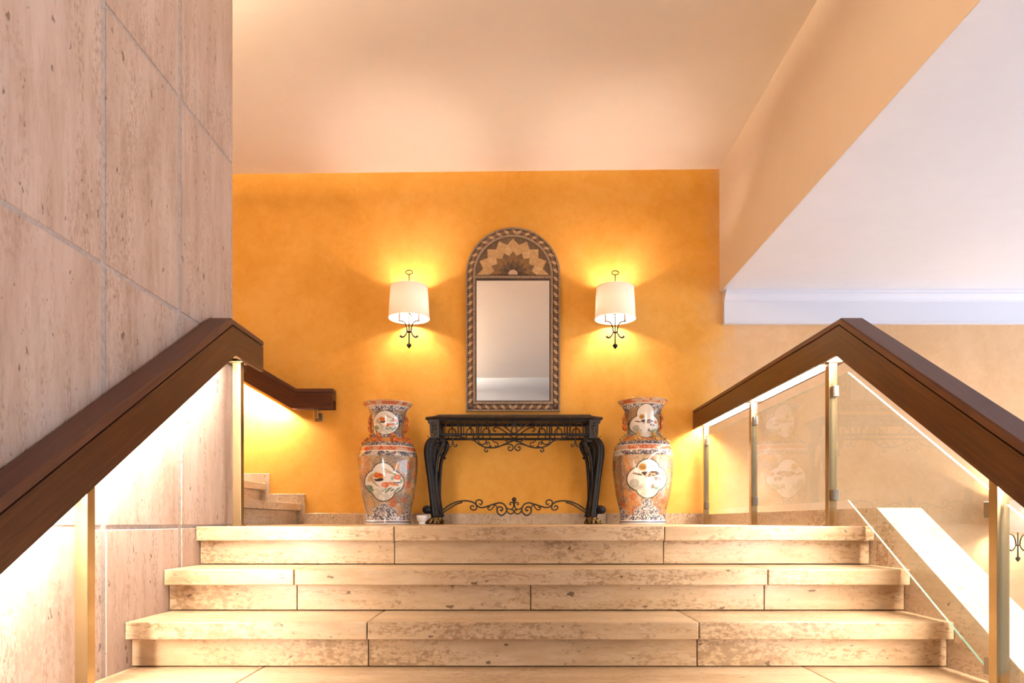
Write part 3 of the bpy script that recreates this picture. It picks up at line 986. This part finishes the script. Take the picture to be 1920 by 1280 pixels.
bar('scroll', [zp2(*p) for p in [(1620, 505), (1658, 585), (1715, 607), (1758, 575), (1745, 530), (1715, 540)]], 0.0056, YS, True)
bm = bmesh.new()
bx_, bz_ = zp2(1770, 345)
ball(bm, (0, YS, bz_), 0.0185, 2)
tube(bm, [(0, YS, bz_), (0, YS, zp2(0, 470)[1])], 0.008, 8)
obj('stretcher_finial', mesh_from_bm('stretcher_finial', bm, True), M['iron_brown'], tbl)

# legs
def leg_mesh():
    bm = bmesh.new()
    ctr = [(815, 822), (808, 828), (804, 838), (803.5, 852), (805.5, 872), (808.8, 900), (812, 930), (815, 955), (817, 969)]
    rad = [6.0, 8.0, 8.8, 8.6, 8.2, 7.6, 7.4, 8.0, 8.6]
    P = smooth_path([tp(*c) + (r * TD / F,) for c, r in zip(ctr, rad)], 5)
    tube(bm, [(p[0], 0, p[1]) for p in P], [p[2] for p in P], 12, 1.05)
    # two raised ribs that give the moulded front
    for dx in (-2.6, 2.6):
        tube(bm, [(p[0] + dx * TD / F, -p[2] * 0.86, p[1]) for p in P], [p[2] * 0.30 for p in P], 8)
    return mesh_from_bm('leg', bm, True)
def leg_scroll_mesh():
    bm = bmesh.new()
    # inner C-scroll behind the knee
    P = smooth_path([tp(*c) for c in [(819, 820), (828, 821), (831, 829), (828, 839), (823, 849), (819.5, 862), (817.5, 885), (816.5, 915), (817, 945)]], 5)
    rr = list(np.interp(np.linspace(0, 1, len(P)), [0, .2, .5, .7, 1], [.018, .020, .016, .014, .012]))
    tube(bm, [(p[0], 0.004, p[1]) for p in P], rr, 10)
    x, z = tp(825, 852)
    tube(bm, [(x - 0.012, 0, z + .004), (x + .004, 0, z - .002)], 0.007, 8)
    ball(bm, (x + 0.004, 0, z), 0.0125, 2)
    x, z = tp(828, 826)
    tube(bm, [(x, -0.028, z), (x, 0.028, z)], 0.017, 14)
    return mesh_from_bm('leg_scroll', bm, True)
def foot_mesh():
    bm = bmesh.new()
    x, z = tp(800.5, 955.5)
    tube(bm, [(x, -0.036, z), (x, 0.036, z)], 0.031, 18)
    tube(bm, [(x, -0.041, z), (x, 0.041, z)], 0.015, 12)
    P = smooth_path([tp(815, 938), tp(812, 948), tp(806, 951), tp(800, 951)], 4)
    tube(bm, [(p[0], 0, p[1]) for p in P], 0.018, 10)
    return mesh_from_bm('foot_scroll', bm, True)
def claw_mesh():
    bm = bmesh.new()
    x, z = tp(816, 966)
    tube(bm, [(x, 0, z + 0.02), (x - .004, -0.008, 0.03), (x - 0.006, -0.012, 0.012)], [0.024, 0.028, 0.022], 12)
    for dx, dy in ((-0.060, -0.010), (-0.034, -0.036), (0.004, -0.046), (0.026, -0.022)):
        tube(bm, [(x, 0, 0.045), (x + dx * 0.6, dy * 0.7, 0.036), (x + dx, dy, 0.016)], [0.013, 0.012, 0.011], 8)
        ball(bm, (x + dx, dy, 0.0135), 0.0135, 2)
    return mesh_from_bm('claw_foot', bm, True)
def block_mesh():
    bm = bmesh.new()
    x0, z1 = tp(805.5, 787)
    x1, z0 = tp(824, 822)
    prism_bm(bm, [(x0, z1), (x1, z1), (x1, z0), (x0 + 0.012, z0), (x0 + 0.006, z0 + 0.05), (x0 + 0.004, z1 - 0.04), (x0 - 0.012, z1 - 0.022)], 'y', -0.032, 0.032)
    # carved rosette and leaf on the face
    xm = (x0 + x1) / 2
    for i, (dz, r) in enumerate(((0.036, 0.017), (0.062, 0.020), (0.092, 0.015), (0.112, 0.009))):
        ball(bm, (xm + (0.004 if i % 2 else -0.004), -0.033, z1 - dz), r, 2, (1, 0.45, 0.9))
    return mesh_from_bm('corner_block', bm)
def gilt_mesh():
    bm = bmesh.new()
    P = smooth_path([tp(*c) for c in [(802, 818), (806, 821), (811, 818), (815, 811), (814.5, 804)]], 4)
    tube(bm, [(p[0], -0.036, p[1]) for p in P], 0.0038, 6)
    return mesh_from_bm('gilt_line', bm, True)
parts = [('leg', leg_mesh(), 'iron'), ('leg_scroll', leg_scroll_mesh(), 'iron'), ('foot_scroll', foot_mesh(), 'iron'), ('claw_foot', claw_mesh(), 'gilt'),
         ('corner_block', block_mesh(), 'iron_brown'), ('gilt_line', gilt_mesh(), 'gilt')]
for s in (1, -1):
    for y, back in ((YFt, False), (YBt - 0.005, True)):
        lg = None
        for nm, me, mm in parts:
            if nm == 'leg':
                o = obj(nm, me, M[mm], tbl, (0, y, 0))
                o.scale = (s, -1 if back else 1, 1)
                lg = o
            elif nm == 'claw_foot' and back:
                o = obj(nm, me, M[mm], lg)
            else:
                o = obj(nm, me, M[mm], lg)
            if nm == 'claw_foot':
                o['label'] = 'worn gilded claw foot'

# ------------------------------------------------------------------ vases
def hash2(ix, iy, seed):
    h = (ix.astype(np.int64) * 374761393 + iy.astype(np.int64) * 668265263 + seed * 974634777) & 0x7fffffff
    h = ((h ^ (h >> 13)) * 1274126177) & 0x7fffffff
    h = h ^ (h >> 16)
    return (h & 0xffff) / 65535.0
def vnoise(x, y, seed, px=None):
    ix, iy = np.floor(x), np.floor(y)
    fx, fy = x - ix, y - iy
    fx, fy = fx * fx * (3 - 2 * fx), fy * fy * (3 - 2 * fy)
    w = (lambda a: np.mod(a, px)) if px else (lambda a: a)
    a = hash2(w(ix), iy, seed); b = hash2(w(ix + 1), iy, seed)
    c = hash2(w(ix), iy + 1, seed); d = hash2(w(ix + 1), iy + 1, seed)
    return (a * (1 - fx) + b * fx) * (1 - fy) + (c * (1 - fx) + d * fx) * fy

VP = [(1240, 212), (1232, 217), (1214, 219), (1203, 212), (1150, 213), (1080, 226), (1000, 246), (900, 262), (800, 275), (720, 282), (640, 283), (590, 279), (556, 271), (520, 264), (500, 254), (470, 232),
      (440, 196), (415, 168), (390, 152), (350, 146), (300, 148), (250, 154), (200, 164), (160, 180), (130, 199), (110, 216), (98, 229), (88, 234), (80, 231), (79, 224), (92, 205), (130, 178), (200, 150), (320, 134), (420, 146)]
def vase_mesh(scale, motif, seed):
    U = 8.017e-4 * scale
    prof = smooth_path(VP, 9)
    arr = np.array(prof)
    seglen = np.r_[0, np.cumsum(np.hypot(np.diff(arr[:, 0]), np.diff(arr[:, 1])))]
    tt = np.linspace(0, seglen[-1], 400)
    yy = np.interp(tt, seglen, arr[:, 0])
    rr = np.interp(tt, seglen, arr[:, 1])
    NT = 480
    th = np.linspace(-PI, PI, NT, endpoint=False)
    YY, TT = np.meshgrid(yy, th, indexing='ij')
    RR = np.repeat(rr[:, None], NT, 1)
    inside = np.repeat((np.arange(len(tt)) > np.argmin(yy))[:, None], NT, 1)
    X = RR * np.sin(TT) * U
    Yc = -RR * np.cos(TT) * U
    Z = (1240 - YY) * U
    # ---- painting; lengths in the 1/5.12-pixel units of the profile
    q = TT / (2 * PI)
    def nz(ft, fy, sd):
        return vnoise(q * ft, YY * fy, seed + sd, ft)
    def col(c):
        return np.array(c)[None, None, :]
    fine = nz(210, 0.12, 1)
    fine2 = nz(130, 0.075, 2)
    curl = np.abs(np.sin(14 * nz(56, 0.040, 3) * PI))
    big = nz(9, 0.006, 4)
    big2 = nz(13, 0.010, 5)
    cream = col((0.55, 0.43, 0.29)); white = col((0.76, 0.70, 0.62)); blue = col((0.050, 0.048, 0.080)); tan = col((0.38, 0.235, 0.10))
    orange = col((0.60, 0.22, 0.04)); red = col((0.50, 0.075, 0.02)); brown = col((0.13, 0.065, 0.03)); green = col((0.10, 0.16, 0.09)); gold = col((0.52, 0.27, 0.05)); grey = col((0.20, 0.17, 0.15))
    C = np.ones(YY.shape + (3,)) * cream
    def put(mask, c, k=1.0):
        a = (mask.astype(float) * k)[..., None]
        C[:] = C * (1 - a) + c * a
    # ground of the body: patches of ochre, orange and grey-brown, all scribbled over
    put(big > 0.44, orange, 0.8)
    put(big <= 0.36, tan, 0.6)
    put((big2 > 0.62), grey, 0.65)
    put((big2 < 0.25), cream, 0.8)
    put(curl < 0.30, brown, 0.5)
    put(fine > 0.68, cream, 0.55)
    put(fine2 < 0.26, brown, 0.4)
    # chrysanthemums
    rng = random.Random(seed)
    for k in range(60):
        ct = rng.uniform(-PI, PI); cy = rng.uniform(640, 1120); r = rng.uniform(28, 48)
        dx = (np.mod(TT - ct + PI, 2 * PI) - PI) * RR
        d = np.hypot(dx, YY - cy)
        ang = np.arctan2(YY - cy, dx)
        pet = r * (0.78 + 0.22 * np.cos(9 * ang))
        c = red if k % 3 else orange
        put(d < pet, c, 0.85)
        put((d < pet) & (np.cos(9 * ang + d * 0.12) > 0.55) & (d > r * 0.25), cream, 0.6)
        put(d < r * 0.2, gold, 1)
    bl = curl > 0.45
    # blue cloud lappets at the foot
    for ct in (0.0, PI / 2, PI, -PI / 2):
        dx = (np.mod(TT - ct + PI, 2 * PI) - PI) * RR
        for ox, oy, r in ((-50, 1115, 46), (0, 1095 - (40 if motif else 0), 52), (50, 1115, 46), (-90, 1125, 30), (90, 1125, 30)):
            d = np.hypot(dx - ox, YY - oy)
            put(d < r, blue * 1.6 + 0.03)
            put((d < r) & (fine > 0.55), white, 0.7)
            put((d < r) & (d > r - 6), white, 0.65)
    def band(y0, y1, c, c2, thr=0.5):
        mk = (YY > y0) & (YY <= y1)
        put(mk, c)
        put(mk & (fine > thr), c2, 0.9)
    band(1150, 1204, blue * 1.5, white, 0.52)
    put((YY > 1204), white * 1.02)
    put((YY > 1213) & (YY < 1224), blue * 1.3 + np.array((0, 0, .06)))
    band(556, 606, blue * 1.3, cream, 0.57)
    put((YY > 556) & (YY <= 606) & (nz(24, .02, 8) > 0.68), white, 0.55)
    band(510, 556, red, col((0.55, 0.30, 0.16)), 0.55)
    put((YY > 510) & (YY <= 556) & (nz(22, .02, 9) > 0.62), cream, 0.7)
    put((np.abs(YY - 556) < 4) | (np.abs(YY - 511) < 4), white)
    band(466, 507, blue * 1.4, cream, 0.57)
    band(425, 466, gold, orange, 0.45)
    put((YY > 425) & (YY <= 466) & (nz(26, .03, 10) > 0.6), red, 0.8)
    band(165, 425, blue * 1.5, cream, 0.56)
    put((YY > 165) & (YY <= 425) & (nz(12, .012, 11) > 0.60), tan, 0.7)
    band(124, 165, blue * 1.5, white, 0.5)
    band(60, 124, col((0.62, 0.36, 0.20)), cream, 0.5)
    put((YY < 122) & (YY > 92) & (nz(44, .05, 12) > 0.45), red, 0.75)
    put((YY < 92) & (nz(30, .02, 13) > 0.5), gold, 0.9)
    put(np.abs(YY - 126) < 3.5, white)
    put(inside, cream * 0.8)
    # medallions on the four sides use the frontal projection
    back = np.cos(TT) < 0
    PX = RR * np.sin(TT)
    PX = np.where(back, -PX, PX)
    okm = (np.abs(np.cos(TT)) > 0.12) & ~inside
    def ell(cx, cy, a, b, rot=0.0):
        ca, sa = math.cos(rot), math.sin(rot)
        u = (PX - cx) * ca + (YY - cy) * sa
        v = -(PX - cx) * sa + (YY - cy) * ca
        return (u / a) ** 2 + (v / b) ** 2 < 1
    def quat(cx, cy, w, h, q_):
        ox, oy = w - q_, h - q_
        d = np.minimum.reduce([np.hypot(PX - cx - sx * ox, YY - cy - sy * oy) for sx, sy in ((1, 0), (-1, 0), (0, 1), (0, -1))])
        return np.minimum(d - q_, np.maximum(np.abs(PX - cx) - ox * 0.98, np.abs(YY - cy) - oy * 0.98))
    def scene(dist, cx, cy, k):
        ins = (dist < 0) & okm
        put((dist < 7 * k + 2) & okm, col((0.03, 0.035, 0.03)))
        put(ins, white * 1.04)
        def pe(x, y, a, b, c, al=1.0, rot=0.0):
            put(ell(cx + x * k, cy + y * k, a * k, b * k, rot) & ins, c, al)
        pale = col((0.55, 0.52, 0.42))
        put(ins & (YY > cy + 40 * k) & (nz(60, 0.05, 20) > 0.5), pale, 0.8)
        put(ins & (YY > cy + 55 * k) & (curl < 0.25), col((0.35, 0.38, 0.30)), 0.7)
        if motif == 0:
            pe(-115, -40, 50, 22, gold, .7, -0.8); pe(-95, -10, 60, 10, col((0.40, 0.26, 0.12)), .8, 0.9); pe(-70, 20, 55, 7, col((0.45, 0.30, 0.15)), .8, 0.6)
            pe(40, -105, 60, 9, col((0.40, 0.28, 0.15)), .8, 0.5); pe(55, -85, 55, 7, col((0.45, 0.33, 0.18)), .8, 0.2)
            pe(-40, -58, 44, 24, red * 1.25); pe(-60, -75, 22, 16, orange); pe(-15, -40, 40, 14, orange)
            pe(-32, -18, 46, 13, col((0.025, 0.02, 0.02)), 1, -0.12); pe(-70, -24, 20, 6, brown); pe(20, 26, 34, 25, red * 1.2); pe(20, 24, 18, 12, orange, .8)
            pe(90, 18, 52, 15, col((0.62, 0.24, 0.10)), 1, 0.2); pe(125, 5, 34, 7, col((0.03, 0.03, 0.08)), 1, 0.1); pe(128, -45, 32, 24, red * 1.3); pe(128, -45, 12, 9, cream)
            pe(105, -70, 14, 10, green * 2.0); pe(160, -12, 12, 20, green * 2.0); pe(85, -35, 14, 20, green * 2.2, .8)
            for i in range(7):
                pe(10 + 24 * i, 75 + 14 * math.sin(i * 2.1), 22, 8, green, .9, -0.6)
            pe(-140, 52, 40, 26, green * 0.9, .85); pe(-120, 75, 30, 18, green * 1.4, .8)
        else:
            pe(-50, -105, 34, 32, gold * 0.9); pe(-50, -105, 30, 8, brown, .5); pe(-44, -92, 26, 6, brown, .5)
            pe(-95, -42, 44, 9, brown, 1, 0.25); pe(-120, -48, 14, 7, brown)
            pe(10, -38, 58, 24, brown * 0.6, 1, 0.12); pe(60, -50, 46, 18, brown * 0.6, 1, 0.1); pe(-30, -50, 30, 14, brown * 0.6)
            for x, y in ((-20, -22), (10, -52), (22, -20), (58, -42), (36, -40), (-8, -38)):
                pe(x, y, 12, 11, cream); pe(x, y, 6, 5, red)
            pe(20, 40, 40, 70, white * 1.05, 1, 0.6); pe(85, -8, 40, 7, brown, .9, 0.1); pe(75, 6, 16, 12, brown, .8); pe(110, 5, 12, 16, grey)
            pe(42, 68, 16, 24, brown, .7, 0.5); pe(58, 80, 26, 8, brown, .7, 0.6); pe(142, -38, 24, 20, col((0.62, 0.20, 0.12)))
            pe(120, 72, 58, 18, green * 2.1, .85, -0.25); pe(95, 90, 40, 12, green * 1.6, .8, 0.1); pe(-120, 40, 42, 40, col((0.30, 0.30, 0.24)), .7); pe(-95, 75, 50, 18, col((0.36, 0.36, 0.28)), .7)
    mc = 848 if motif == 0 else 825
    scene(quat(0, mc, 178, 173, 104), 0, mc, 1.0)
    if motif == 0:
        dn = np.sqrt((PX / 118.0) ** 2 + ((YY - 285) / 108.0) ** 2)
        scene((dn - 1) * 110, 0, 290, 0.66)
    else:
        d3 = np.minimum.reduce([np.hypot(PX, YY - 215) - 78, np.hypot(PX - 52, YY - 320) - 82, np.hypot(PX + 52, YY - 320) - 82, np.hypot(PX, YY - 370) - 74])
        scene(d3, 0, 320, 0.70)
    # side landscapes: reddish and grey panels toward the silhouettes
    sp = (np.abs(np.sin(TT)) > 0.80) & (YY > 610) & (YY < 1140)
    put(sp & (nz(7, .006, 30) > 0.55), brown * 1.2, 0.45)
    C = np.clip(C, 0, 1)
    # ---- mesh
    nr = len(tt)
    co = np.stack([X, Yc, Z], -1).reshape(-1, 3)
    idx = np.arange(nr * NT).reshape(nr, NT)
    a = idx[:-1, :]; b = np.roll(idx, -1, 1)[:-1, :]; c = np.roll(idx, -1, 1)[1:, :]; d = idx[1:, :]
    faces = np.stack([a, b, c, d], -1).reshape(-1, 4)
    base = len(co)
    co = np.vstack([co, [[0, 0, 0.004]]])
    me = bpy.data.meshes.new('vase_body')
    tri = np.stack([np.full(NT, base), np.roll(idx[0], -1), idx[0]], -1)
    nv, nf = len(co), len(faces)
    loops = np.concatenate([faces.ravel(), tri.ravel()]).astype(np.int32)
    starts = np.concatenate([np.arange(nf) * 4, nf * 4 + np.arange(NT) * 3]).astype(np.int32)
    me.vertices.add(nv)
    me.vertices.foreach_set('co', co.astype(np.float32).ravel())
    me.loops.add(len(loops))
    me.loops.foreach_set('vertex_index', loops)
    me.polygons.add(len(starts))
    me.polygons.foreach_set('loop_start', starts)
    me.update(calc_edges=True)
    me.validate()
    me.polygons.foreach_set('use_smooth', np.ones(len(me.polygons), bool))
    at_ = me.color_attributes.new('paint', 'FLOAT_COLOR', 'POINT')
    cc_ = np.ones((nv, 4), np.float32)
    cc_[:base, :3] = C.reshape(-1, 3)
    at_.data.foreach_set('color', cc_.ravel())
    return me

def lion_handle(s, U):
    bm = bmesh.new()
    P = smooth_path([(s * x * U, 0, (1240 - y) * U) for x, y in [(160, 205), (172, 228), (176, 258), (172, 290), (174, 318), (166, 345), (152, 352)]], 5)
    rr = [U * (11 + 7 * abs(math.sin(i * 0.9))) for i in range(len(P))]
    tube(bm, P, rr, 10, 1.5)
    for x, y, r in ((166, 215, 16), (180, 250, 17), (176, 285, 18), (184, 312, 14), (174, 335, 19), (166, 196, 10)):
        ball(bm, (s * x * U, 0, (1240 - y) * U), r * U, 2, (1, 1.5, 1))
    return mesh_from_bm('handle', bm, True)
def dragon(U):
    """small climbing dragon lying on the shoulder; built at the front, head down"""
    bm = bmesh.new()
    pts = [(0, 395), (16, 410), (-8, 424), (14, 440), (-6, 456), (8, 474)]
    rad = {395: 152, 410: 164, 424: 180, 440: 198, 456: 217, 474: 237}
    P = smooth_path([(x * U, -(rad[y] + 9) * U, (1240 - y) * U) for x, y in pts], 4)
    tube(bm, P, [U * v for v in np.interp(np.linspace(0, 1, len(P)), [0, .15, .5, .85, 1], [8, 14, 15, 12, 9])], 10)
    ball(bm, (0, -168 * U, (1240 - 398) * U), 17 * U, 2, (1, 1, 1.3))
    for sx in (-1, 1):
        tube(bm, [(0, -(198 + 6) * U, (1240 - 436) * U), (sx * 22 * U, -(205 + 8) * U, (1240 - 444) * U), (sx * 34 * U, -(222 + 4) * U, (1240 - 466) * U)], [8 * U, 8 * U, 6 * U], 8)
        tube(bm, [(0, -(168) * U, (1240 - 412) * U), (sx * 18 * U, -(176) * U, (1240 - 420) * U), (sx * 30 * U, -(196) * U, (1240 - 440) * U)], [7 * U, 7 * U, 5 * U], 8)
    return mesh_from_bm('shoulder_dragon', bm, True)
def make_vase(label, px, D, scale, motif, seed):
    t = thing('floor_vase', label, 'vase', (at(px, 0, D)[0], D, 0.0008), 'pair of tall painted porcelain vases')
    obj('vase_body', vase_mesh(scale, motif, seed), M['porcelain'], t)
    U = 8.017e-4 * scale
    for s in (-1, 1):
        o = obj('handle', lion_handle(s, U), M['vase_orange'], t)
        o['label'] = 'orange and gold animal shaped handle'
    dm = dragon(U)
    for a in (-0.42, 0.42, 1.35, -1.35, 2.72, -2.72):
        o = obj('shoulder_dragon', dm, M['vase_orange'] if abs(a) > 1 or motif == 0 else M['vase_gold'], t)
        o.rotation_euler = (0, 0, a)
        o['label'] = 'small orange dragon ornament'
    return t
make_vase('tall painted vase left of the iron table, red bird in its medallion', 727.8, 5.5, 1.0, 0, 11)
make_vase('tall painted vase right of the iron table, spotted bird and gold sun medallion', 1205.2, 5.5, 1.018, 1, 29)

# ------------------------------------------------------------------ small white cup
cx_, _, _ = at(794.5, 0, 5.47)
cup = bpy.data.objects.new('cup', None)
bm = bmesh.new()
u = 5.47 / F
prof = [(0, 0), (5.6, 0), (6.2, 1.2), (6.4, 2.2), (5.2, 3.0), (6.8, 4.2), (9.0, 7.5), (9.9, 11.5), (10.0, 14.0), (9.7, 16.6), (9.1, 16.6), (9.0, 13), (7.5, 7), (0, 5.0)]
lathe(bm, [(r * u, z * u) for r, z in prof], 32)
for v in bm.verts:      # fluted wall
    a = math.atan2(v.co.y, v.co.x)
    k = 1 + 0.018 * math.cos(16 * a)
    v.co.x *= k
    v.co.y *= k
o = obj('cup', mesh_from_bm('cup', bm, True), M['white_china'], None, (cx_, 5.36, 0.0008))
tag(o, 'small white china cup on the floor beside the left vase', 'cup')
bpy.data.objects.remove(cup)
